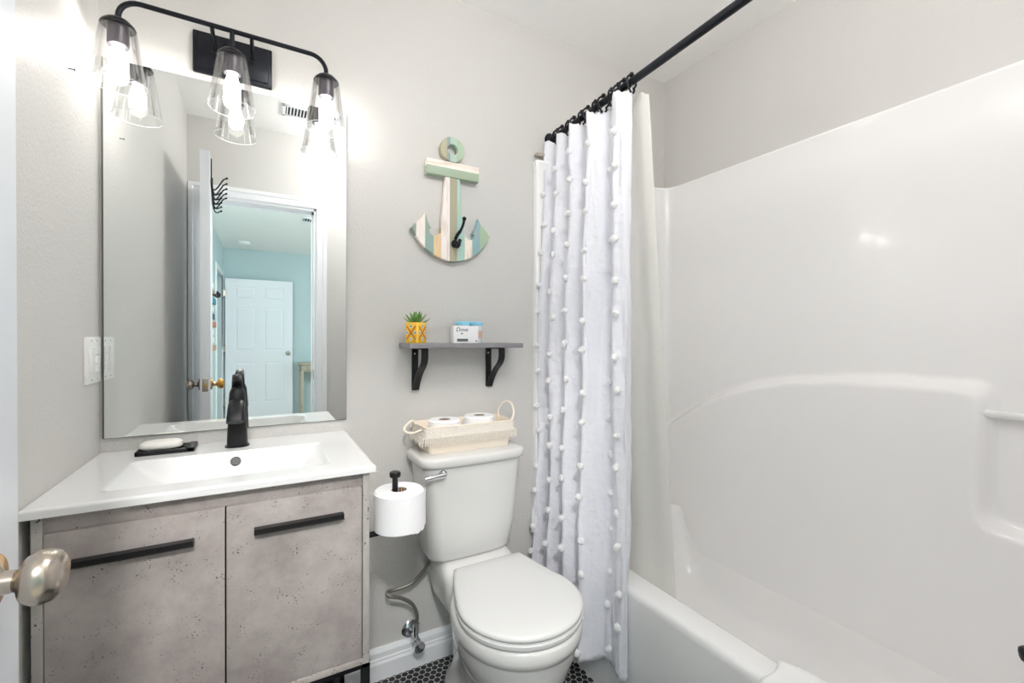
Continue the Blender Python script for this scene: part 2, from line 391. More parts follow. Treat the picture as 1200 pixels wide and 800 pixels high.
# ------------------------------------------------------------------ bathroom door leaf (open, hinge side behind-left of the camera)
DX0, DX1, DY0, DY1, DZ = -.262, -.222, .036, .650, 2.085
b = MB(); b.box(DX0, DX1, DY0, DY1, .012, DZ, bev=.0015)
door1 = struct(b.build('door_1', M_door))
KY, KZ = .592, .979
k1 = mat('nickel_brass_knob', (186, 176, 164), .24, metal=1)
# the side of the knob that faces the room turns from nickel to brass colour
nt = k1.node_tree; tc = nt.nodes.new('ShaderNodeTexCoord'); sp = nt.nodes.new('ShaderNodeSeparateXYZ'); ns = nt.nodes.new('ShaderNodeTexNoise'); ns.inputs['Scale'].default_value = 60
mr = nt.nodes.new('ShaderNodeMapRange'); mr.inputs['From Min'].default_value = KY-(DY0+DY1)/2+.004+.005; mr.inputs['From Max'].default_value = KY-(DY0+DY1)/2+.014+.005
ad = nt.nodes.new('ShaderNodeMath'); ad.operation = 'MULTIPLY_ADD'; ad.inputs[1].default_value = .01
mx = nt.nodes.new('ShaderNodeMix'); mx.data_type = 'RGBA'; mx.inputs['A'].default_value = lin((190, 180, 168)); mx.inputs['B'].default_value = lin((204, 158, 80))
nt.links.new(tc.outputs['Object'], sp.inputs[0]); nt.links.new(tc.outputs['Object'], ns.inputs['Vector'])
nt.links.new(ns.outputs[0], ad.inputs[0]); nt.links.new(sp.outputs['Y'], ad.inputs[2]); nt.links.new(ad.outputs[0], mr.inputs['Value'])
nt.links.new(mr.outputs[0], mx.inputs['Factor']); nt.links.new(mx.outputs['Result'], nt.nodes['Principled BSDF'].inputs['Base Color'])
knob(door1, (DX1, KY, KZ), (1, 0, 0), k1, k=.86)
knob(door1, (DX0, KY, KZ), (-1, 0, 0), M_nickel, k=.86)
MB().box(DX0+.008, DX1-.008, DY1-.001, DY1+.0015, KZ-.03, KZ+.03, bev=.0008).build('latch_plate', M_nickel, door1)
MB().box((DX0+DX1)/2-.006, (DX0+DX1)/2+.006, DY1, DY1+.010, KZ-.009, KZ+.009, bev=.003).build('latch_bolt', M_brass, door1)
# over-door hook rack on the leaf
t = thing('hook_rack', 'black wire hook rack hung near the top of the open white door', 'hook rack', (DX1, .36, 1.86))
MB().box(DX1, DX1+.004, .14, .58, 1.955, 1.975, bev=.001).build('rail', M_black, t)
for y in (.20, .52): MB().tube([(DX1+.003, y, 1.965), (DX1+.003, y, 2.09), (DX1-.004, y, DZ+.006), (DX0-.002, y, DZ+.006)], .003, 8).build('strap', M_black, t)
for k in range(5):
    y = .17+.095*k
    h = MB().tube(crom([(DX1+.004, y, 1.965), (DX1+.012, y, 1.93), (DX1+.03, y, 1.945), (DX1+.052, y, 1.985), (DX1+.066, y, 1.995)], 5), .0032, 8)
    h.sphere((DX1+.068, y, 1.997), .0055); h.build('hook', M_black, t)
    h = MB().tube(crom([(DX1+.004, y, 1.962), (DX1+.010, y, 1.925), (DX1+.022, y, 1.908), (DX1+.042, y, 1.918)], 5), .0032, 8)
    h.sphere((DX1+.044, y, 1.920), .0055); h.build('hook', M_black, t)

# the door stands open a little past square: swing leaf and rack about the free edge
SW = math.radians(-4.0); PV = Vector((DX1, DY1, 0)); RSW = Matrix.Rotation(SW, 3, 'Z')
for q in (door1, t):
    q.location = RSW @ (q.location-PV)+PV; q.rotation_euler = (0, 0, SW)

# ------------------------------------------------------------------ tub surround + tub
YS0, YS1, XS = .055, 1.570, 1.757
def plan():
    """points (x, y, nx, ny, region coord) along the surround, back-left -> corner -> right wall -> front"""
    out = []; R = .075
    out.append((.992, YB-.001, -1, 0)); out.append((.992, YS1+.012, -1, 0))
    for k in range(1, 4):
        a = k/3*PI/2; out.append((.992+.010*(1-math.cos(a)), YS1+.012-.012*math.sin(a), -math.cos(a), -math.sin(a)))
    n = 40
    for k in range(1, n): out.append((1.002+(XS-R-1.002)*k/n, YS1, 0, -1))
    for k in range(13):
        a = PI/2*k/12; out.append((XS-R+R*math.sin(a), YS1-R+R*math.cos(a), -math.sin(a), -math.cos(a)))
    n = 120
    for k in range(1, n): out.append((XS, YS1-R-(YS1-YS0-2*R)*k/n, -1, 0))
    for k in range(13):
        a = PI/2*k/12; out.append((XS-R+R*math.cos(a), YS0+R-R*math.sin(a), -math.cos(a), math.sin(a)))
    n = 20
    for k in range(1, n+1): out.append((XS-R-(XS-R-.992)*k/n, YS0, 0, 1))
    out.append((.992, YF+.001, -1, 0))
    return out
arch = [(1.60, .72), (1.53, .79), (1.447, .845), (1.33, .925), (1.224, .98), (1.08, 1.03), (.942, 1.062), (.80, 1.078), (.654, 1.086), (.43, 1.083)]
def zarch(y):
    for (ya, za), (yb, zb) in zip(arch, arch[1:]):
        if y <= ya and y >= yb: return za+(zb-za)*(ya-y)/(ya-yb)
    return arch[0][1] if y > arch[0][0] else arch[-1][1]
def raised(x, y, z):
    """signed distance-like: >0 inside raised lower moulding (right wall)"""
    a = zarch(max(y, .44))-z
    slant = .425+.028*(1.08-z)/.38*0.0
    yc = slant-(.02*(z-.9))
    b = y-(yc+0.0)
    c = .70-z
    def smin(p, q, k): h = max(0, min(1, .5+.5*(q-p)/k)); return q*(1-h)+p*h-k*h*(1-h)
    main = smin(a, b, .05)
    return -smin(-main, -c, .07)
pl = plan(); rows = []
z = 1.950
def lean(z): return .011*max(0, (z-1.855)/.090)**2
zs = [1.9515, 1.951, 1.9495, 1.947, 1.943, 1.937, 1.930, 1.922]
offs = [-.0110, .000, .0065, .0095, lean(1.943), lean(1.937), lean(1.930), lean(1.922)]
zz = 1.913
while zz > .41: zs.append(zz); offs.append(lean(zz)); zz -= .0115
NEXT = len(zs)
for q in (.405, .36, .31, .26, .215, .20): zs.append(q); offs.append(0)
b = MB(); loops = []
for z, of in zip(zs, offs):
    L = []
    for i, (x, y, nx, ny) in enumerate(pl):
        d = of
        if 1 < i < len(pl)-1:
            if z < 1.2:
                s = ss(-.012, .020, raised(x, y, z))
                wgt = 1.0 if x > XS-.001 else (ss(1.60, XS, x) if y > .8 else ss(1.60, XS, x))
                d += .042*s*wgt
                if y > 1.49: d += .030*ss(.56, .46, z)*(1-wgt*.9)
        if z > 1.9512: d = -.0110-.0160*max(0, -ny)-.041*max(0, ny)
        if i < 2 or i == len(pl)-1: d = of*.2
        L.append(Vector((x+nx*d, y+ny*d, z if x > 1.55 else max(z, .405))))
    loops.append(L)
b.rings(loops, closed=False)
sur = thing('tub_surround', 'glossy white moulded tub surround with arched lower panel and niche', 'shower surround', (1.38, .81, .405))
b.build('wall_panel', M_acryl, sur, ang=60)
MB().tube([(XS-.020, .436, 1.008), (XS-.022, .25, 1.008), (XS-.020, .060, 1.008)], .0115, 20).build('towel_bar', mat('clear_acrylic_bar', (236, 236, 234), .08, coat=.6), sur)
MB().lathe([(.017, 0), (.017, .006), (.013, .007)], (XS-.020, .442, 1.008), (0, -1, 0), 20).build('bar_cap', M_chrome, sur)
# bath tub
tb = MB(); L = []
for (x0, x1, y0, y1, r, z) in [(1.016, 1.765, .004, 1.596, .012, 0), (1.016, 1.765, .004, 1.596, .012, .05), (1.009, 1.765, .004, 1.596, .012, .30), (1.007, 1.765, .004, 1.596, .012, .395),
    (1.009, 1.765, .004, 1.596, .012, .409), (1.016, 1.764, .006, 1.594, .012, .418), (1.026, 1.762, .01, 1.59, .012, .4205), (1.088, 1.735, .12, 1.50, .10, .4205), (1.098, 1.730, .13, 1.49, .10, .417),
    (1.105, 1.726, .137, 1.482, .10, .405), (1.112, 1.724, .145, 1.465, .11, .33), (1.122, 1.716, .16, 1.43, .12, .24), (1.135, 1.698, .18, 1.39, .13, .17), (1.16, 1.665, .21, 1.35, .14, .125), (1.20, 1.62, .25, 1.30, .14, .105), (1.26, 1.55, .32, 1.22, .12, .10)]:
    L.append(rrect(x0, x1, y0, y1, r, z, 10))
tb.rings(L, cap0=False); o = tb.build('bathtub', M_acryl, ang=50); tag(o, 'white bathtub with rounded rim along the right wall', 'bathtub')
# tub spout on the near end wall
t = thing('tub_spout', 'matte black tub spout with diverter knob at right edge', 'faucet', (1.39, YS0, .52))
MB().lathe([(.034, 0), (.034, .006), (.026, .012), (.025, .02), (.025, .17), (.026, .20), (.026, .218), (.021, .223)], (1.39, YS0, .515), (0, 1, -.04), 28).build('spout', M_black, t)
MB().lathe([(.005, .0), (.005, .012), (.010, .013), (.0125, .018), (.0145, .030), (.014, .036), (.010, .040), (.001, .041)], (1.39, .278, .527), (0, 0, 1), 20).build('diverter_knob', M_black, t)
# towel over the rim
b = MB(); prof = [(.985, .20), (.984, .28), (.984, .36), (.987, .41), (1.0, .436), (1.03, .447), (1.06, .449), (1.085, .446), (1.108, .436), (1.122, .41), (1.127, .35), (1.13, .28)]
prof = [tuple(v)[:2] for v in crom([(p[0], p[1], 0) for p in prof], 3)]
loops = []
for j in range(25):
    y = .37+.235*j/24; e = min(j, 24-j)/5; L = []
    for i, (x, z) in enumerate(prof):
        cen = Vector((x-1.05, z-.30)); n_ = mnoise.noise(Vector((x*22, y*22, z*22)))*.007+mnoise.noise(Vector((x*60, y*60, z*60)))*.003
        drop = .012*(1-min(1, e))**2 if z > .40 else 0
        nn = cen.normalized(); L.append(Vector((x+nn.x*(n_+.002), y+.006*math.sin(i*.7)*(1 if j in (0, 24) else .6), z+nn.y*n_-drop)))
    loops.append(L)
b.rings(loops, closed=False)
o = b.build('towel', M_towel, mods=[('SOLIDIFY', dict(thickness=.010, offset=-1))]); tag(o, 'fluffy white terry towel draped over the tub rim', 'towel')

# ------------------------------------------------------------------ curtain rod, rings, curtain, liner
def rodp(y): return Vector((1.078-(1.6-y)*.03, y, 2.058))
t = thing('curtain_rod', 'black shower curtain rod running from back wall over the tub', 'curtain rod', (1.05, .8, 2.058))
MB().tube([rodp(1.598), rodp(.002)], .0128, 20).build('rod', M_blackm, t)
MB().lathe([(.030, 0), (.031, .004), (.026, .012), (.017, .018), (.0165, .045), (.0135, .048)], rodp(1.6), (0, -1, 0), 28).build('end_flange', M_blackm, t)
MB().lathe([(.030, 0), (.031, .004), (.026, .012), (.017, .018), (.0165, .045), (.0135, .048)], rodp(0.0), (0, 1, 0), 28).build('end_flange', M_blackm, t)
bot = [(.986, 1.560), (.968, 1.548), (.998, 1.490), (.945, 1.425), (.998, 1.365), (.930, 1.285), (.990, 1.235), (.905, 1.165), (.950, 1.150), (.998, 1.125), (.992, 1.085), (.972, 1.045), (.985, 1.022), (.998, 1.035), (1.0, 1.065)]
top = [(1.058, 1.590), (1.040, 1.572), (1.088, 1.530), (1.040, 1.492), (1.090, 1.448), (1.038, 1.405), (1.090, 1.352), (1.036, 1.300), (1.060, 1.272), (1.092, 1.235), (1.060, 1.190), (1.030, 1.150), (1.046, 1.112), (1.066, 1.106), (1.085, 1.125)]
NS = 9
Bc = crom([(x, y, 0) for x, y in bot], NS); Tc = crom([(x, y, 0) for x, y in top], NS)
ZT, ZB = 2.030, .14
def cur(i, z):
    t = (ZT-z)/(ZT-ZB); k = .06+.94*t**.85
    p = Tc[i]*(1-k)+Bc[i]*k; x, y = p.x, p.y
    a = 1-ss(0, .35, abs(t-.5))*.0
    x += (.016*mnoise.noise(Vector((i*.13, z*1.9, 1)))+.007*mnoise.noise(Vector((i*.3, z*6, 7)))+.003*mnoise.noise(Vector((i*.6, z*17, 4))))*min(1, t*6+.3)
    y += .012*mnoise.noise(Vector((i*.12, z*2.3, 9)))*min(1, t*5)
    x = min(x, 1.001+max(0, z-.42)*.35); y = min(y, 1.563+max(0, z-1.90)*.25)
    return Vector((x, y, z))
nc = len(Bc); loops = []
zr = [ZT-(ZT-ZB)*k/120 for k in range(121)]
for k, z in enumerate(zr):
    L = []
    for i in range(nc):
        p = cur(i, z)
        if k < 6:
            peak = Tc[i].x-1.062   # outward folds carry the ring, valleys sag
            p.z += (.007*math.cos(2*PI*(i/(2*NS)-.5))+.003*math.sin(i*1.3))*(1-k/6)
        if k > 115: p.z += .008*mnoise.noise(Vector((i*.2, 3, 3)))*(k-115)/5
        L.append(p)
    loops.append(L)
b = MB(); b.rings(loops, closed=False)
ct = thing('shower_curtain', 'white fabric shower curtain dotted with pompoms hanging outside the tub', 'shower curtain', (1.0, 1.33, .14))
b.build('fabric', M_curtain, ct, ang=180, mods=[('SOLIDIFY', dict(thickness=.0014, offset=0))])
def pom_mesh():
    t = bmesh.new(); bmesh.ops.create_icosphere(t, subdivisions=3, radius=.0125)
    for v in t.verts:
        n_ = mnoise.noise(v.co*260)*.32+mnoise.noise(v.co*700)*.12
        v.co = v.co*(1+n_); v.co.z *= .82
    b = MB(); b.join(t); return b
pm = None; cnt = 0
colsi = [1*NS, 3*NS, 5*NS, 7*NS+2, 9*NS+2, 11*NS]
for c, i0 in enumerate(colsi):
    for r in range(15):
        z = 1.93-.124*r-(.03 if c % 2 else 0)+.012*math.sin(c*5+r*3)
        if z < ZB+.02: continue
        ii = max(1, min(nc-2, i0+random.choice((-1, 0, 0, 1)))); p = cur(ii, z); q = cur(ii+1, z)-cur(ii-1, z)
        nrm = Vector((-abs(q.y), -q.x if q.y > 0 else q.x, 0)).normalized()
        if c == 5: nrm = Vector((-.8, -.6, 0)).normalized()
        if c == 4: nrm = Vector((-.7, -.7, 0))
        pos = p+nrm*.006-Vector(ct.location)
        if pm is None:
            bb = pom_mesh(); o = bb.build('pompom', M_pom, None, origin=(0, 0, 0), ang=180); pm = o
        else: o = pm.copy(); COL.objects.link(o)
        o.parent = ct; o.location = pos; o.rotation_euler = (random.random()*6, random.random()*6, random.random()*6); cnt += 1
# liner
lt = [(1.082, 1.585), (1.096, 1.53), (1.078, 1.47), (1.10, 1.41), (1.080, 1.35), (1.10, 1.28), (1.082, 1.21), (1.098, 1.14), (1.082, 1.08), (1.076, 1.036)]
lb = [(1.118, 1.47), (1.128, 1.42), (1.118, 1.37), (1.130, 1.31), (1.118, 1.25), (1.128, 1.18), (1.118, 1.10), (1.127, 1.04), (1.121, .985), (1.120, .95)]
A = crom([(x, y, 0) for x, y in lt], 6); Bq = crom([(x, y, 0) for x, y in lb], 6); loops = []
for k in range(61):
    t_ = k/60; z = 2.005-(2.005-.27)*t_; L = []
    for i in range(len(A)):
        kk = min(1, t_*1.06)
        p = A[i]*(1-kk)+Bq[i]*kk; p.z = z+(.012*math.cos(i*PI/6)*(1-k/4) if k < 4 else 0)
        L.append(p)
    loops.append(L)
b = MB(); b.rings(loops, closed=False)
o = b.build('shower_liner', M_liner, ang=180, mods=[('SOLIDIFY', dict(thickness=.0008, offset=0))]); tag(o, 'translucent cream shower liner hanging inside the tub', 'shower liner')
# rings (C hooks with ball tops)
def ring():
    t = thing('curtain_ring', 'black shower curtain hook on the rod', 'curtain hook', (0, 0, 0), 'black hooks carrying the curtain')
    pts = [(.021*math.cos(a), 0, .021*math.sin(a)) for a in [math.radians(x) for x in range(-60, 215, 15)]]
    pts = [(.008, 0, -.034), (.013, 0, -.027)]+pts+[(-.010, 0, -.026), (-.008, 0, -.032)]
    b = MB(); b.tube(pts, .0038, 10); b.build('hook_wire', M_blackm, t)
    MB().sphere((-.006, 0, -.034), .005).build('end_ball', M_blackm, t); MB().sphere((0, 0, .0235), .0085).build('roller_ball', M_blackm, t)
    return t
ys = [1.545, 1.51, 1.465, 1.425, 1.375, 1.335, 1.29, 1.245, 1.20, 1.165, 1.135, 1.10]
r0 = ring()
for k, y in enumerate(ys):
    p = rodp(y); r_ = r0 if k == 0 else dup(r0, p)
    r_.location = p; r_.rotation_euler = (0, 0, math.radians(random.uniform(-25, 25)))
    r_['label'] = 'black metal curtain hook ringed over the rod above the pompom curtain'
# small beige block on the wall beside the rod end
o = MB().box(.996, 1.07, 1.572, 1.6, 1.972, 1.985, bev=.003).build('trim_6', mat('beige_block', (176, 168, 156), .5)); struct(o)

# ------------------------------------------------------------------ vanity
VX0, VX1, VY0, VZ0, VZ1 = -.376, .231, 1.143, .392, .873
v = thing('bathroom_vanity', 'concrete look grey vanity cabinet with two doors on black frame', 'vanity', (-.07, 1.37, 0))
b = MB(); T = .016
b.box(VX0, VX0+T, VY0, 1.595, VZ0, VZ1, bev=.001); b.build('side_panel', M_side, v)
MB().box(VX1-T, VX1, VY0, 1.595, VZ0, VZ1, bev=.001).build('side_panel', M_side, v)
b = MB(); b.box(VX0+T, VX1-T, VY0, 1.595, VZ0, VZ0+T, bev=.001); b.build('bottom_panel', M_conc, v)
MB().box(VX0+T, VX1-T, 1.58, 1.595, VZ0+T, .78).build('back_panel', M_conc, v)
MB().box(VX0+T, VX1-T, VY0+.010, VY0+.026, .838, VZ1).build('top_rail', M_conc, v)
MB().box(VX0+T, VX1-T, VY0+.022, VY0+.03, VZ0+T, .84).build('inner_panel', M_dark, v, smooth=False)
for (a, c, hx0, hx1, nm) in ((VX0+T+.0015, -.0745, -.318, -.128, 'l'), (-.0715, VX1-T-.0025, -.019, .168, 'r')):
    d = MB().box(a, c, VY0+.001, VY0+.019, VZ0+T+.002, .8385, bev=.001).build('door', M_conc, v)
    h = MB(); zc = .7795
    h.prism([(VY0-.022, zc-.004), (VY0-.022, zc+.006), (VY0-.004, zc+.006), (VY0-.004, zc+.001), (VY0+.001, zc+.001), (VY0+.001, zc-.008), (VY0-.004, zc-.008), (VY0-.018, zc-.008)], hx0, hx1, 'YZ')
    h.build('handle', M_black, d, smooth=False)
b = MB(); tt = .020
for (xa, ya) in ((VX0+.004, VY0+.01), (VX1-tt+.004, VY0+.01), (VX0+.004, 1.56), (VX1-tt+.004, 1.56)):
    b.box(xa, xa+tt, ya, ya+tt, 0, VZ0, bev=.001)
for ya in (VY0+.01, 1.56): b.box(VX0+.004, VX1+.004, ya, ya+tt, VZ0-.018, VZ0, bev=.001); b.box(VX0+.004, VX1+.004, ya, ya+tt, .05, .068, bev=.001)
for xa in (VX0+.004, VX1-tt+.004): b.box(xa, xa+tt, VY0+.03, 1.56, VZ0-.018, VZ0, bev=.001)
for xa in (-.31, .150): b.box(xa, xa+.014, VY0+.011, VY0+.025, .06, VZ0-.01, bev=.001)
b.build('base_frame', M_black, v)
# countertop with integrated basin (height field)
CX0, CX1, CY0, CY1, CZ = -.389, .244, 1.131, 1.5995, .891
def basin(x, y):
    a = (x+.292)/.105; c = (.146-x)/.085; d = (y-1.198)/.030; e = (1.452-y)/.045
    q = min(a, c, d, e)
    k = .12
    # smooth min
    s = -math.log(sum(math.exp(-max(-3, min(6, u))/k) for u in (a, c, d, e, 1.0)))*k
    s = max(0, min(1, s+.04))
    return -.088*s*s*(3-2*s) if s < .12 else -.088*(s*.965)
def edge(x, y, r=.006):
    dx = min(CX1-x, 1); dy = min(y-CY0, 1); e = min(dx, dy, x-CX0+.003)
    return -(r-math.sqrt(max(0, r*r-(r-e)**2))) if e < r else 0
def axis_pts(a, b_, r=.006, n=110):
    o = [a, a+.0004, a+.0014, a+.003, a+r]; m_ = b_-r
    o += [a+r+(m_-a-r)*k/n for k in range(1, n)]; o += [m_, b_-.003, b_-.0014, b_-.0004, b_]; return o
xs = axis_pts(CX0, CX1, n=130); ys_ = axis_pts(CY0, CY1, n=100)
b = MB(); bm = b.bm
g = [[bm.verts.new((x, y, CZ+basin(x, y)+edge(x, y))) for x in xs] for y in ys_]
for j in range(len(ys_)-1):
    for i in range(len(xs)-1): bm.faces.new((g[j][i], g[j][i+1], g[j+1][i+1], g[j+1][i]))
lowz = .8735
ring_ = [g[0][i] for i in range(len(xs))]+[g[j][-1] for j in range(1, len(ys_))]+[g[-1][i] for i in range(len(xs)-2, -1, -1)]+[g[j][0] for j in range(len(ys_)-2, 0, -1)]
low = [bm.verts.new((q.co.x, q.co.y, lowz)) for q in ring_]
for i in range(len(ring_)): bm.faces.new((ring_[i], low[i], low[(i+1) % len(low)], ring_[(i+1) % len(low)]))
sk = thing('vanity_sink', 'white ceramic vanity top with rectangular basin', 'sink', (-.07, 1.37, CZ-.018))
b.build('countertop', M_china, sk, ang=50)
ovc = Vector((-.068, 1.4375, .866)); ovn = Vector((0, -.88, .47)).normalized()
MB().lathe([(.0125, -.004), (.0125, .004), (.0112, .005), (.0102, .0042), (.0005, .0042)], ovc, ovn, 24).build('overflow_ring', mat('dark_grey_cap', (92, 92, 92), .5), sk)
MB().lathe([(.021, 0), (.021, .003), (.017, .005), (.001, .0055)], (-.065, 1.32, CZ-.0855), (0, 0, 1), 28).build('drain', M_black, sk)
# faucet
fc = thing('faucet', 'matte black single handle faucet on the white sink top', 'faucet', (-.068, 1.52, CZ))
fx, fy = -.068, 1.522
def ell(cx, cy, cz, rx, ry, tilt=0, n=28, p=2.4):
    out = []
    for k in range(n):
        a = 2*PI*k/n; c, s_ = math.cos(a), math.sin(a)
        u = math.copysign(abs(c)**(2/p), c)*rx; w_ = math.copysign(abs(s_)**(2/p), s_)*ry
        out.append(Vector((cx+u, cy+w_*math.cos(tilt), cz+w_*math.sin(tilt))))
    return out
b = MB(); T_ = [(0, 0, .031, .031, 0), (0, .003, .031, .031, 0), (0, .004, .0265, .027, 0), (0, .05, .0245, .025, 0), (.001, .10, .0225, .024, 0), (.002, .135, .0215, .024, .0), (.002, .155, .020, .022, 0), (.002, .168, .015, .017, 0), (.002, .172, .006, .007, 0)]
b.rings([ell(fx, fy+dy, CZ+z, rx, ry, tl) for dy, z, rx, ry, tl in T_]); b.build('body', M_black, fc)
b = MB(); SP = [(-.005, .122, .020, .015, PI/2), (-.03, .124, .0205, .013, PI/2), (-.055, .118, .021, .011, PI/2-.25+PI*0), (-.078, .104, .0215, .009, PI/2+.45), (-.090, .092, .0215, .008, PI/2+.6)]
def cross(cx, cy, cz, rx, rz, dirv, n=24):
    d = Vector(dirv).normalized(); u = Vector((1, 0, 0)); w_ = d.cross(u).normalized(); out = []
    for k in range(n):
        a = 2*PI*k/n; c, s_ = math.cos(a), math.sin(a)
        out.append(Vector((cx, cy, cz))+u*math.copysign(abs(c)**.7, c)*rx+w_*math.copysign(abs(s_)**.7, s_)*rz)
    return out
path = crom([(0, 0, .105), (0, -.030, .122), (0, -.058, .120), (0, -.082, .104), (0, -.096, .084)], 4); n = len(path)
b.rings([cross(fx, fy+path[k].y, CZ+path[k].z, .019+.003*k/n, .019-.008*k/n, path[min(k+1, n-1)]-path[max(k-1, 0)]) for k in range(n)])
b.build('spout', M_black, fc)
lv = crom([(0, .022, .130), (0, .020, .160), (0, .004, .188), (0, -.024, .203), (0, -.052, .205), (0, -.066, .203)], 4); n = len(lv)
b = MB(); b.rings([cross(fx, fy+lv[k].y, CZ+lv[k].z, .0175-.010*k/n, .009-.003*k/n, lv[min(k+1, n-1)]-lv[max(k-1, 0)]) for k in range(n)])
b.sphere((fx, fy-.068, CZ+.203), .0085); b.build('handle', M_black, fc)
# soap dish + soap
sd = thing('soap_dish', 'black slatted soap dish on the back left of the sink top', 'soap dish', (-.235, 1.535, CZ))
b = MB(); sx0, sx1, sy0, sy1 = -.298, -.168, 1.50, 1.578
b.box(sx0, sx1, sy0, sy0+.008, CZ, CZ+.012, bev=.002); b.box(sx0, sx1, sy1-.008, sy1, CZ, CZ+.012, bev=.002); b.box(sx0, sx0+.008, sy0, sy1, CZ, CZ+.012, bev=.002); b.box(sx1-.02, sx1, sy0, sy1, CZ, CZ+.014, bev=.003)
b.build('rim', M_black, sd)
b = MB()
for k in range(9):
    xx = sx0+.014+k*.0118; b.box(xx-.003, xx+.003, sy0+.004, sy1-.004, CZ+.002, CZ+.011, bev=.001, rot=Matrix.Rotation(math.radians(-18), 3, 'Z'), piv=Vector((xx, 1.539, CZ)))
b.build('slats', M_black, sd)
b = MB(); L = []
for z, k in ((0, .90), (.004, .99), (.009, 1), (.014, .96), (.018, .82), (.0195, .6)):
    L.append(rrect(-.246-.048*k, -.246+.048*k, 1.541-.029*k, 1.541+.029*k, .022*k, CZ+.012+z, 6))
b.rings(L); o = b.build('soap_bar', M_soap); tag(o, 'worn white bar of soap on the black dish', 'soap')

# ------------------------------------------------------------------ mirror
mr_ = thing('wall_mirror', 'tall frameless mirror on the back wall above the vanity', 'mirror', (-.07, 1.597, .931))
MB().box(-.3835, .2450, 1.5932, 1.5995, .929, 1.9630).build('backing', M_mirback, mr_, smooth=False)
MB().box(-.379, .244, 1.5915, 1.5930, .9305, 1.962).build('mirror_glass', M_mirror, mr_, smooth=False)

# ------------------------------------------------------------------ vanity light
LY, LX = 1.49, (-.325, -.078, .169)
vl = thing('vanity_light', 'black three lamp wall light with clear glass shades over the mirror', 'wall light', (-.078, 1.6, 2.04))
b = MB(); b.box(-.181, .023, 1.585, 1.6, 1.983, 2.103, bev=.004); b.box(-.171, .013, 1.580, 1.586, 1.993, 2.093, bev=.003); b.build('backplate', M_blackm, vl)
zb = 2.072
b = MB(); r = .045
pts = [(LX[0], LY, 2.018), (LX[0], LY, zb-r)]+[(LX[0]+r-r*math.cos(a), LY, zb-r+r*math.sin(a)) for a in [math.radians(q) for q in range(12, 91, 13)]]
pts += [(LX[2]-r+r*math.sin(a), LY, zb-r+r*math.cos(a)) for a in [math.radians(q) for q in range(0, 91, 13)]]+[(LX[2], LY, 2.018)]
b.tube(pts, .0065, 14); b.build('bar', M_blackm, vl)
MB().tube([(LX[1], LY, zb), (LX[1], LY, 2.018)], .0062, 14).build('drop_rod', M_blackm, vl)
for x in (-.126, -.030):
    b = MB(); b.tube([(x, LY, zb-.003), (x, 1.535, 2.062), (x, 1.583, 2.052)], .0055, 12); b.lathe([(.009, 0), (.009, .004), (.006, .006)], (x, 1.581, 2.052), (0, -1, 0), 16); b.build('arm', M_blackm, vl)
lampb = None
def lamp(x):
    c = MB().lathe([(.0065, .018), (.012, .016), (.024, .010), (.034, .0), (.0365, -.006), (.034, -.0065), (.030, -.002)], (x, LY, 2.004), (0, 0, 1), 36).build('cap', M_blackm, vl)
    MB().lathe([(.022, 0), (.0225, -.045), (.0205, -.050), (.001, -.050)], (x, LY, 2.000), (0, 0, 1), 28).build('socket', mat('gunmetal', (86, 82, 88), .35, metal=.7) if not bpy.data.materials.get('gunmetal') else bpy.data.materials['gunmetal'], c)
    prof = [(.0375, 1.998), (.0380, 1.992), (.0405, 1.975), (.0490, 1.915), (.0590, 1.853), (.0575, 1.853), (.0475, 1.915), (.0392, 1.974), (.0365, 1.992)]
    MB().lathe([(r_, z) for r_, z in prof], (x, LY, 0), (0, 0, 1), 48, cap=False).build('glass_shade', M_glass, c)
    rr = .0583; t = bmesh.new()
    ringp = [(x+rr*math.cos(2*PI*k/48), LY+rr*math.sin(2*PI*k/48), 1.853) for k in range(49)]
    MB().tube(ringp, .0010, 6, cap=False).build('glass_rim', mat('rim_glass', (225, 228, 230), .1, coat=.5) if not bpy.data.materials.get('rim_glass') else bpy.data.materials['rim_glass'], c)
    MB().lathe([(.010, 1.952), (.012, 1.944), (.0165, 1.930), (.0200, 1.917), (.0210, 1.906), (.0200, 1.895), (.0155, 1.885), (.008, 1.879), (.001, 1.878)], (x, LY, 0), (0, 0, 1), 20).build('bulb', M_bulbe, c)
for x in LX: lamp(x)
# dome fill light, an added fixture placed out of view
def fill_dome_light(x, y, label, power, nm):
    cf = thing('added_fill_light', label, 'fill light', (x, y, 2.5))
    MB().lathe([(.16, 0), (.16, -.02), (.15, -.028), (.13, -.03)], (x, y, 2.5), (0, 0, 1), 36).build('base', M_nickel, cf)
    MB().lathe([(.145, -.024), (.14, -.045), (.115, -.072), (.07, -.09), (.001, -.097)], (x, y, 2.5), (0, 0, 1), 36, cap=False).build('dome', mat(nm, (255, 252, 246), .5, emis=((1, .985, .965), power)), cf)
cl = thing('added_fill_light', 'added frosted globe fill light under the bathroom ceiling, out of view', 'fill light', (.62, .45, 2.5))  # unseen globe, added to brighten the bathroom ceiling and walls
MB().lathe([(.055, 0), (.055, -.010), (.045, -.020), (.014, -.026), (.012, -.07), (.040, -.085), (.040, -.10)], (.62, .45, 2.5), (0, 0, 1), 32).build('stem', M_nickel, cl)
MB().sphere((.62, .45, 2.31), .11, (1, 1, .92), 32, 20).build('globe', mat('fill_globe_glow', (255, 252, 246), .5, emis=((1, .985, .965), FILL_GLOBE)), cl)
fill_dome_light(-.20, -.85, 'added round fill light with frosted dome just outside the bathroom door', FILL_DOME, 'fill_dome_glow')  # added unseen lamp, lights the lower bathroom through the doorway

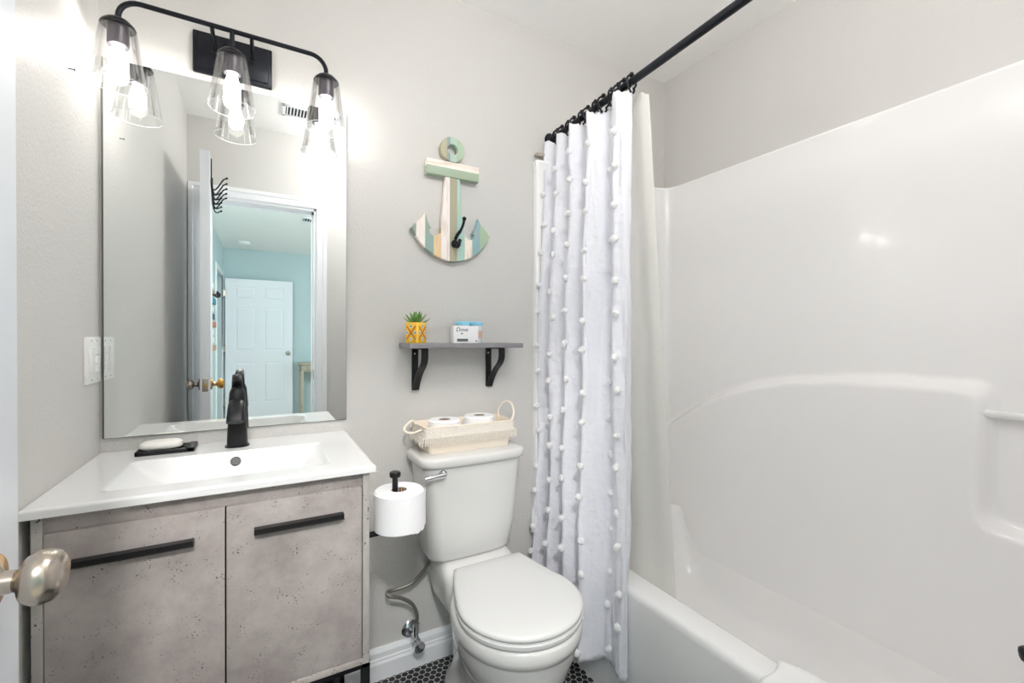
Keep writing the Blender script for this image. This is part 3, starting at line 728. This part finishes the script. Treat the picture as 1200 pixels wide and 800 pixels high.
# ------------------------------------------------------------------ switch plate on left wall, nail
sp_ = thing('light_switch', 'white double gang wall switch plate on left wall by the mirror', 'light switch', (XL, 1.53, 1.087))
MB().box(XL, XL+.006, 1.472, 1.588, 1.087, 1.207, bev=.002).build('plate', M_plast, sp_)
MB().box(XL+.004, XL+.010, 1.495, 1.527, 1.113, 1.181, bev=.002).build('rocker', M_plast, sp_)
for k in range(3): MB().box(XL+.004, XL+.009, 1.541, 1.572, 1.115+.023*k, 1.134+.023*k, bev=.0015).build('rocker', M_plast, sp_)
for y in (1.511, 1.556):
    for z in (1.097, 1.197): MB().lathe([(.0022, 0), (.002, .0006)], (XL+.006, y, z), (1, 0, 0), 10).build('screw', M_nickel, sp_)
o = MB().lathe([(.0012, 0), (.0012, .010), (.003, .0105), (.003, .012)], (XL, 1.386, 1.82), (1, 0, 0), 10).build('wall_nail', M_inkg); tag(o, 'small dark nail in the left wall', 'nail')

# ------------------------------------------------------------------ toilet
TX = .657
to = thing('toilet', 'white two piece toilet with closed lid and chrome flush lever', 'toilet', (TX, 1.25, 0))
def tanksec(hw, y0, y1, z, bow=.012, r=.04, xc=.644):
    out = rrect(xc-hw, xc+hw, y0, y1, r, z, 7)
    for p in out:
        if p.y < (y0+y1)/2: p.y -= bow*(1-((p.x-xc)/hw)**2)
    # resample the front straight edge by inserting points
    res = []
    for a, b_ in zip(out, out[1:]+out[:1]):
        res.append(a)
        if (a-b_).length > .12:
            for k in range(1, 8):
                q = a.lerp(b_, k/8)
                if q.y < (y0+y1)/2: q.y = y0-bow*(1-((q.x-xc)/hw)**2)
                res.append(q)
    return res
b = MB(); b.rings([tanksec(.142, 1.415, 1.565, .452, .006, .05, .637), tanksec(.150, 1.408, 1.572, .456, .008, .05, .637), tanksec(.154, 1.404, 1.576, .468, xc=.637), tanksec(.165, 1.400, 1.578, .56), tanksec(.176, 1.398, 1.580, .68), tanksec(.188, 1.397, 1.582, .782)])
b.build('tank', M_toilet, to, ang=60)
b = MB(); b.rings([tanksec(.192, 1.392, 1.586, .777, .014, .045), tanksec(.199, 1.386, 1.590, .781, .014, .045), tanksec(.2005, 1.384, 1.592, .790, .014, .045), tanksec(.2005, 1.384, 1.592, .801, .014, .045), tanksec(.198, 1.387, 1.590, .808, .014, .045), tanksec(.192, 1.393, 1.585, .812, .014, .045)])
b.build('tank_lid', M_toilet, to, ang=60)
b = MB(); b.lathe([(.013, 0), (.0135, .004), (.011, .008), (.008, .010), (.008, .016)], (.518, 1.393, .758), (-.25, -1, 0), 20)
b.tube([(.519, 1.376, .758), (.498, 1.374, .757), (.470, 1.374, .755), (.452, 1.376, .753)], [.0105, .0085, .0080, .0085], 12); b.build('flush_lever', M_chrome, to)
def egg(hw, yf, yb, z, n=72, sq=2.0, xc=TX, ym=None):
    out = []; ym = ym if ym is not None else yb-.55*(yb-yf)
    for k in range(n):
        a = 2*PI*k/n; c, s_ = math.cos(a), math.sin(a)
        x = math.copysign(abs(c)**(2/sq), c)*hw; l = (yb-ym) if s_ > 0 else (ym-yf)
        out.append(Vector((xc+x, ym+math.copysign(abs(s_)**(2/sq), s_)*l, z)))
    return out
b = MB()
b.rings([egg(.128, 1.09, 1.52, 0, sq=3), egg(.129, 1.088, 1.52, .012, sq=3), egg(.124, 1.095, 1.515, .035, sq=2.8), egg(.108, 1.105, 1.50, .07, sq=2.6), egg(.098, 1.10, 1.49, .12, sq=2.4), egg(.108, 1.06, 1.45, .17), egg(.132, 1.01, 1.43, .22), egg(.158, .965, 1.41, .275), egg(.174, 0.956, 1.40, .32), egg(.180, 0.947, 1.39, .352), egg(.182, 0.944, 1.39, .362), egg(.186, 0.939, 1.39, .366), egg(.188, 0.937, 1.39, .38), egg(.188, 0.937, 1.39, .400), egg(.184, 0.941, 1.385, .408), egg(.176, 0.948, 1.38, .410)])
# rear deck carrying the tank
b.rings([rrect(TX-.125, TX+.11, 1.33, 1.57, .05, .30, 6), rrect(TX-.140, TX+.125, 1.32, 1.575, .05, .36, 6), rrect(TX-.142, TX+.128, 1.32, 1.578, .05, .405, 6), rrect(TX-.140, TX+.126, 1.35, 1.577, .05, .430, 6), rrect(TX-.132, TX+.12, 1.385, 1.574, .05, .446, 6), rrect(TX-.12, TX+.11, 1.40, 1.57, .04, .453, 6)])
b.rings([rrect(TX-.075, TX+.075, 1.30, 1.50, .05, .05, 6), rrect(TX-.075, TX+.075, 1.30, 1.51, .05, .20, 6), rrect(TX-.085, TX+.085, 1.32, 1.54, .05, .33, 6)])
for sx in (-1, 1): b.sphere((TX+sx*.105, 1.32, .015), .016, (1, 1, .9))
b.build('bowl', M_toilet, to, ang=60)
def lidout(off, z, n=40):
    R = .186-off; cy = 1.124; pts = []
    a0 = math.radians(22)
    for k in range(n+1):
        a = PI+a0*-1+ (PI+2*a0)*k/n     # left-upper -> front -> right-upper
        pts.append(Vector((TX+R*math.cos(a), cy+R*math.sin(a)*(1.0), z)))
    yb = 1.366-off; hl, hr = .112-off, .140-off
    def curve(p0, p1, p2): return [p0*(1-t)**2+p1*2*t*(1-t)+p2*t*t for t in [k/9 for k in range(1, 9)]]
    left0 = pts[0]; right0 = pts[-1]
    pts += curve(right0, Vector((TX+.156-off, 1.27, z)), Vector((TX+hr, yb, z)))
    pts.append(Vector((TX+hr, yb, z)))
    for k in range(1, 6): pts.append(Vector((TX+hr-(hl+hr)*k/6, yb, z)))
    pts.append(Vector((TX-hl, yb, z)))
    pts += curve(left0, Vector((TX-.158+off, 1.26, z)), Vector((TX-hl, yb, z)))[::-1]
    return pts
b = MB(); b.rings([lidout(.010, .4105), lidout(.003, .413), lidout(.001, .418), lidout(.001, .426), lidout(.006, .430), lidout(.02, .431)]); b.build('seat', M_seat, to, ang=50)
b = MB(); b.rings([lidout(.010, .4325), lidout(.004, .434), lidout(.001, .438), lidout(.001, .443), lidout(.004, .448), lidout(.012, .4505), lidout(.05, .4525), lidout(.09, .4530)]); b.build('lid', M_seat, to, ang=50)
for sx in (-1, 1): MB().lathe([(.013, 0), (.013, .012), (.009, .016)], (TX+sx*.075, 1.378, .425), (0, 0, 1), 16).build('hinge_cap', M_seat, to)
# water supply
ws = thing('water_supply_valve', 'chrome stop valve with braided hose on wall beside the toilet', 'valve', (.471, 1.6, .126))
MB().lathe([(.034, 0), (.034, .003), (.026, .010), (.012, .014)], (.471, 1.6, .137), (0, -1, 0), 32).build('escutcheon', M_chrome, ws)
b = MB(); b.lathe([(.009, 0), (.009, .055), (.013, .056), (.013, .078), (.009, .08)], (.471, 1.6, .137), (0, -1, 0), 20); b.lathe([(.009, -.004), (.009, .03), (.011, .031), (.011, .05)], (.471, 1.535, .137), (0, 0, 1), 16); b.build('valve_body', M_chrome, ws)
MB().lathe([(.006, 0), (.006, .012), (.018, .014), (.020, .018), (.020, .026), (.012, .029)], (.471, 1.522, .132), (.1, -1, -.15), 20).build('valve_handle', M_chrome, ws)
hp = crom([(.471, 1.535, .185), (.474, 1.530, .225), (.455, 1.525, .272), (.418, 1.525, .303), (.376, 1.525, .322), (.372, 1.54, .330), (.405, 1.548, .326), (.455, 1.545, .335), (.496, 1.535, .372), (.515, 1.52, .415), (.517, 1.51, .455)], 7)
MB().tube(hp, .0062, 12).build('hose', M_steelh, ws)

# ------------------------------------------------------------------ toilet paper holder on vanity side
rx, ry = .328, 1.228
RZ = .672
hd = thing('toilet_paper_holder', 'black upright toilet paper holder fixed to the vanity side', 'toilet paper holder', (.232, ry+.02, .66))
MB().lathe([(.018, 0), (.018, .004), (.008, .006)], (.231, ry+.01, RZ), (1, 0, 0), 20).build('mount', M_black, hd)
MB().tube([(.235, ry+.01, RZ), (.285, ry+.012, RZ), (rx-.008, ry+.012, RZ), (rx-.008, ry+.012, RZ+.01), (rx-.008, ry+.012, .826)], .0078, 14).build('post', M_black, hd)
MB().lathe([(.008, .818), (.0145, .820), (.0155, .824), (.0155, .831), (.013, .834), (.001, .8345)], (rx-.008, ry+.012, 0), (0, 0, 1), 24).build('post_cap', M_black, hd)
def roll_mesh(cx, cy, z0, h, R, name, parent=None, label=None, tail=False):
    th = thing(name, label, 'toilet paper', (cx, cy, z0))
    b = MB(); ri = .021
    prof = [(ri, z0), (R-.003, z0), (R, z0+.003), (R, z0+h-.004), (R-.004, z0+h), (ri+.001, z0+h), (ri, z0+h-.001), (ri, z0)]
    b.lathe([(r_, z) for r_, z in prof], (cx, cy, 0), (0, 0, 1), 48, cap=False)
    if tail:
        L = []
        for k in range(12):
            a = math.radians(-75+7*k); rr = R+.0012+(.009 if k > 9 else 0)*(k-9)/2+.0006*math.sin(k)
            L.append([Vector((cx+rr*math.cos(a), cy+rr*math.sin(a), z0+h*f+(.002 if f in (0, 1) else 0)*math.sin(k*2)-.006*(k/11))) for f in [q/8 for q in range(9)]])
        b.rings(L, closed=False)
    b.build('paper', M_paper, th)
    MB().lathe([(ri-.001, z0+.001), (ri, z0+.001), (ri, z0+h-.001), (ri-.001, z0+h-.001)], (cx, cy, 0), (0, 0, 1), 32, cap=False).build('core', M_card, th)
    return th
roll_mesh(rx, ry, .682, .105, .068, 'toilet_paper_roll', label='white toilet paper roll on the black upright holder beside the vanity', tail=True)

# ------------------------------------------------------------------ basket with two rolls on tank
bk = thing('storage_basket', 'cream canvas basket with fringe trim on the toilet tank lid', 'basket', (.64, 1.507, .812))
z0, z1 = .8125, .905
def bsec(t, z, inn=0): return rrect(.490-.020*t+inn, .795+.014*t-inn, 1.442-.012*t+inn, 1.572+.008*t-inn, .012, z, 4)
b = MB(); b.rings([bsec(.0, z0), bsec(.05, z0+.006), bsec(.5, z0+.045), bsec(1, z1), bsec(1, z1+.002, .002), bsec(1, z1, .004), bsec(.5, z0+.045, .004), bsec(0, z0+.005, .004)]); b.build('body', M_cream, bk)
b = MB(); L = []
for t_, z in ((1.0, z1-.002), (.9, z1-.018), (.85, z1-.036)):
    L.append(bsec(t_, z, -.003 if z > .88 else -.006))
b.rings(L, cap0=False, cap1=False); b.build('lace_band', M_lace, bk)
b = MB()
def strand(x, y, dx, dy):
    b.tube([(x, y, z1-.032), (x+dx*.3+random.uniform(-.001, .001), y+dy*.3, z1-.046), (x+dx+random.uniform(-.002, .002), y+dy, z1-.056-random.random()*.008)], [.0026, .0023, .0014], 5)
for k in range(60): strand(.466+.345*k/59, 1.4225, 0, -.002)
for k in range(22): strand(.4615, 1.425+.155*k/21, -.002, 0); strand(.8155, 1.425+.155*k/21, .002, 0)
o = b.build('fringe', M_lace, bk)
b = MB(); b.tube(crom([(.470, 1.535, z1-.004), (.456, 1.538, z1+.010), (.428, 1.52, z1-.004), (.420, 1.50, z1-.016), (.440, 1.480, z1-.022), (.468, 1.468, z1-.010)], 5), .0042, 10); b.build('handle', M_cream, bk)
b = MB(); b.tube(crom([(.802, 1.545, z1-.006), (.806, 1.545, z1+.030), (.822, 1.53, z1+.056), (.834, 1.50, z1+.052), (.830, 1.47, z1+.020), (.812, 1.455, z1-.006)], 5), .0040, 10); b.build('handle', M_cream, bk)
roll_mesh(.566, 1.508, .819, .098, .0575, 'toilet_paper_roll', label='left white toilet paper roll standing in the cream basket')
roll_mesh(.703, 1.508, .819, .102, .0575, 'toilet_paper_roll', label='right white toilet paper roll standing in the cream basket')

# ------------------------------------------------------------------ shelf and brackets
sh = thing('wall_shelf', 'grey wooden wall shelf on two black brackets above the toilet', 'shelf', (.647, 1.6, 1.016))
MB().box(.426, .868, 1.466, 1.599, 1.172, 1.189, bev=.0012).build('board', M_shelf, sh)
for bx in (.472, .772):
    W = .024
    b = MB(); b.box(bx, bx+W, 1.594, 1.599, 1.016, 1.172, bev=.001); b.box(bx, bx+W, 1.480, 1.596, 1.167, 1.172, bev=.001)
    c_ = crom([(0, 1.483, 1.168), (0, 1.484, 1.135), (0, 1.498, 1.113), (0, 1.535, 1.085), (0, 1.568, 1.050), (0, 1.588, 1.018)], 5)
    L = []
    for k, p in enumerate(c_):
        tn = (c_[min(k+1, len(c_)-1)]-c_[max(k-1, 0)]).normalized(); nn = Vector((0, -tn.z, tn.y))*.0028
        L.append([Vector((bx, p.y, p.z))+nn, Vector((bx+W, p.y, p.z))+nn, Vector((bx+W, p.y, p.z))-nn, Vector((bx, p.y, p.z))-nn])
    b.rings(L); br = b.build('bracket', M_black, sh)
    for z in (1.048, 1.150): MB().lathe([(.0042, 0), (.0036, .002), (.001, .0024)], (bx+.009, 1.594, z), (0, -1, 0), 12).build('screw', M_chrome, br)
# plant pot
pc = Vector((.462, 1.513, 1.1892)); ph = math.radians(35.4); A_ = .0265
pt = thing('potted_succulent', 'small green succulent in a patterned yellow square pot', 'plant', pc)
b = MB(); Rz = Matrix.Rotation(ph, 3, 'Z')
L = [[Rz @ (p-Vector((0, 0, 0)))+Vector((pc.x, pc.y, 0)) for p in rrect(-s_, s_, -s_, s_, .006, z, 4)] for s_, z in ((A_-.002, pc.z), (A_, pc.z+.003), (A_, pc.z+.070), (A_-.001, pc.z+.072), (A_-.003, pc.z+.072), (A_-.004, pc.z+.064))]
b.rings(L); b.build('pot', M_yel, pt)
for face in range(4):
    R2 = Matrix.Rotation(ph+face*PI/2, 3, 'Z')
    def fp(u, z, d=.0004): return R2 @ Vector((u, -A_-d, 0))+Vector((pc.x, pc.y, pc.z+z))
    def quad(b, pts):
        b.bm.faces.new([b.bm.verts.new(fp(u, z, .0009)) for u, z in pts])
    b = MB()
    for sgn in (-1, 1):
        for (u0, z0_, u1, z1_) in ((-.019*sgn, .013, 0, .036), (0, .036, .019*sgn, .059)):
            d = Vector((u1-u0, z1_-z0_)).normalized(); n_ = Vector((-d.y, d.x))*.0017
            quad(b, [(u0+n_.x, z0_+n_.y), (u0-n_.x, z0_-n_.y), (u1-n_.x, z1_-n_.y), (u1+n_.x, z1_+n_.y)])
    b.build('red_pattern', M_red, pt, smooth=False)
    for (mt, r_, nm, dd) in ((M_wht, .0062, 'white_pattern', .0006), (M_teal, .0040, 'teal_pattern', .0010)):
        b = MB()
        for (u, z) in ((0, .058), (0, .014), (-.0165, .036), (.0165, .036)):
            vs = [b.bm.verts.new(fp(u+r_*math.cos(a)*(.85), z+r_*math.sin(a), .0006+dd)) for a in [k*PI/4 for k in range(8)]]
            b.bm.faces.new(vs)
        b.build(nm, mt, pt, smooth=False)
b = MB(); b.rings([[Rz @ p+Vector((pc.x, pc.y, 0)) for p in rrect(-A_+.004, A_-.004, -A_+.004, A_-.004, .004, z, 3)] for z in (pc.z+.060, pc.z+.066)]); b.build('soil', M_soil, pt)
for k in range(12):
    a = k*2.399; el = math.radians(12+60*(k/12)); ln = .052-.016*k/12
    base = pc+Vector((0, 0, .066)); d = Vector((math.cos(a)*math.cos(el), math.sin(a)*math.cos(el), math.sin(el)))
    side = d.cross(Vector((0, 0, 1))).normalized(); upv = side.cross(d)
    L = []
    for q in range(7):
        t_ = q/6; wd = .0088*math.sin(PI*(.18+.80*t_))**.8+.0004; c = base+d*ln*t_+Vector((0, 0, .010*t_*t_))-upv*.002*math.sin(PI*t_)
        L.append([c+side*wd*math.cos(g)+upv*wd*.32*math.sin(g) for g in [2*PI*h/8 for h in range(8)]])
    b = MB(); b.rings(L); b.build('leaf', M_leaf, pt)
# soap carton with lettering
bx0, bx1, by0, by1, bz0 = .589, .686, 1.482, 1.512, 1.1892
cb = thing('soap_carton', 'white soap carton with dark lettering lying on the grey shelf', 'box', ((bx0+bx1)/2, (by0+by1)/2, bz0))
MB().box(bx0, bx1, by0, by1, bz0, bz0+.062, bev=.0015).build('carton', M_box, cb)
def text(body, size, loc, mt, parent, name, shear=0, ext=.0003):
    cu = bpy.data.curves.new(name, 'FONT'); cu.body = body; cu.size = size; cu.extrude = ext; cu.shear = shear; cu.align_x = 'CENTER'
    to_ = bpy.data.objects.new(name+'_c', cu); COL.objects.link(to_); dg = bpy.context.evaluated_depsgraph_get(); dg.update()
    me = bpy.data.meshes.new_from_object(to_.evaluated_get(dg)); bpy.data.objects.remove(to_)
    o = bpy.data.objects.new(name, me); COL.objects.link(o); me.materials.clear(); me.materials.append(mt)
    o.rotation_euler = (PI/2, 0, 0); o.parent = parent; o.location = Vector(loc)-parent_world(parent); return o
text('Dove', .021, (.621, by0-.0002, bz0+.042), M_ink, cb, 'lettering', shear=.25)
b = MB(); b.prism([(.616, bz0+.034), (.621, bz0+.032), (.627, bz0+.034), (.6235, bz0+.037), (.619, bz0+.0365)], by0-.0006, by0, 'XZ'); b.build('dove_mark', M_inkg, cb, smooth=False)
MB().box(.603, .645, by0-.0006, by0+.0002, bz0+.006, bz0+.016).build('dark_stripe', M_inkg, cb, smooth=False)
MB().lathe([(.003, 0), (.003, .0006)], (.678, by0, bz0+.008), (0, -1, 0), 12).build('seal_mark', M_inkg, cb)
for (x, lab) in ((.651, 'frosted cup with blue lid behind the soap carton, left of two'), (.706, 'frosted cup with blue lid and peach label, right of two')):
    c_ = thing('lidded_cup', lab, 'container', (x, 1.548, 1.1892), 'blue lidded cups on the shelf')
    MB().lathe([(.021, 0), (.022, .002), (.026, .066), (.0255, .068)], (x, 1.548, 1.1892), (0, 0, 1), 32).build('cup', M_cup, c_)
    MB().lathe([(.0235, .018), (.0252, .046)], (x, 1.548, 1.1892), (0, 0, 1), 32, cap=False).build('label_band', M_peach, c_)
    MB().lathe([(.0275, .066), (.028, .068), (.028, .076), (.026, .080), (.001, .081)], (x, 1.548, 1.1892), (0, 0, 1), 32).build('lid', M_bluelid, c_)

# ------------------------------------------------------------------ anchor wall hook
an = thing('anchor_wall_hook', 'anchor shaped wall hanging of painted wood strips with black hook', 'wall decoration', (.6205, 1.6, 1.496))
AX = .6205
strip = [(-.200, (150, 168, 160)), (.480-AX, (248, 240, 232)), (.513-AX, (146, 172, 166)), (.546-AX, (234, 206, 164)), (.576-AX, (250, 240, 236)), (.609-AX, (172, 168, 146)), (.638-AX, (172, 208, 198)), (.669-AX, (248, 236, 226)), (.701-AX, (142, 176, 182)), (.734-AX, (166, 192, 164))]
M_arm = planks('painted_strips', strip); 
M_bar = planks('painted_strips_bar', [(1.80-1.496, (168, 188, 166)), (1.841-1.496, (248, 236, 228))], 'Z')
M_ring = planks('painted_strips_ring', [(-.1, (188, 184, 158)), (-.024, (146, 164, 166)), (-.010, (180, 206, 190)), (.016, (172, 194, 168))])
half = [(.576, 1.595), (.548, 1.583), (.536, 1.590), (.529, 1.604), (.538, 1.612), (.524, 1.634), (.514, 1.670), (.506, 1.652), (.486, 1.632), (.462, 1.604), (.470, 1.598), (.480, 1.578), (.496, 1.556), (.514, 1.537), (.545, 1.516), (.578, 1.503), (.600, 1.498)]
half = [(.592, 1.815), (.575, 1.598)]+half[1:]
poly = half+[(AX, 1.495)]+[(2*AX-x, z) for x, z in half[::-1]]
MB().prism(poly, 1.575, 1.595, 'XZ', bev=.0012).build('shank_and_flukes', M_arm, an, ang=30)
MB().box(.519, .727, 1.570, 1.598, 1.810, 1.866, bev=.0015).build('crossbar', M_bar, an)
rc = (AX, 1.916); b = MB(); n = 40; L = []
for (r_, y) in ((.019, 1.594), (.046, 1.594), (.047, 1.592), (.047, 1.576), (.046, 1.574), (.020, 1.574), (.019, 1.576), (.019, 1.594)):
    L.append([Vector((rc[0]+r_*math.cos(2*PI*k/n), y, rc[1]+r_*math.sin(2*PI*k/n))) for k in range(n)])
b.rings(L, cap0=False, cap1=False); b.build('ring', M_ring, an)
b = MB(); b.lathe([(.014, 0), (.015, .003), (.010, .008), (.001, .009)], (.628, 1.572, 1.562), (0, -1, 0), 20)
b.tube(crom([(.628, 1.566, 1.578), (.632, 1.556, 1.592), (.640, 1.542, 1.608), (.645, 1.530, 1.628), (.646, 1.524, 1.645)], 5), [.0062]*10+[.0048]*11, 10); b.sphere((.646, 1.523, 1.648), .0078)
b.tube(crom([(.628, 1.566, 1.562), (.630, 1.552, 1.548), (.633, 1.540, 1.552), (.634, 1.536, 1.566)], 5), .0055, 10); b.sphere((.634, 1.536, 1.568), .0075)
b.build('coat_hook', M_blackm, an)
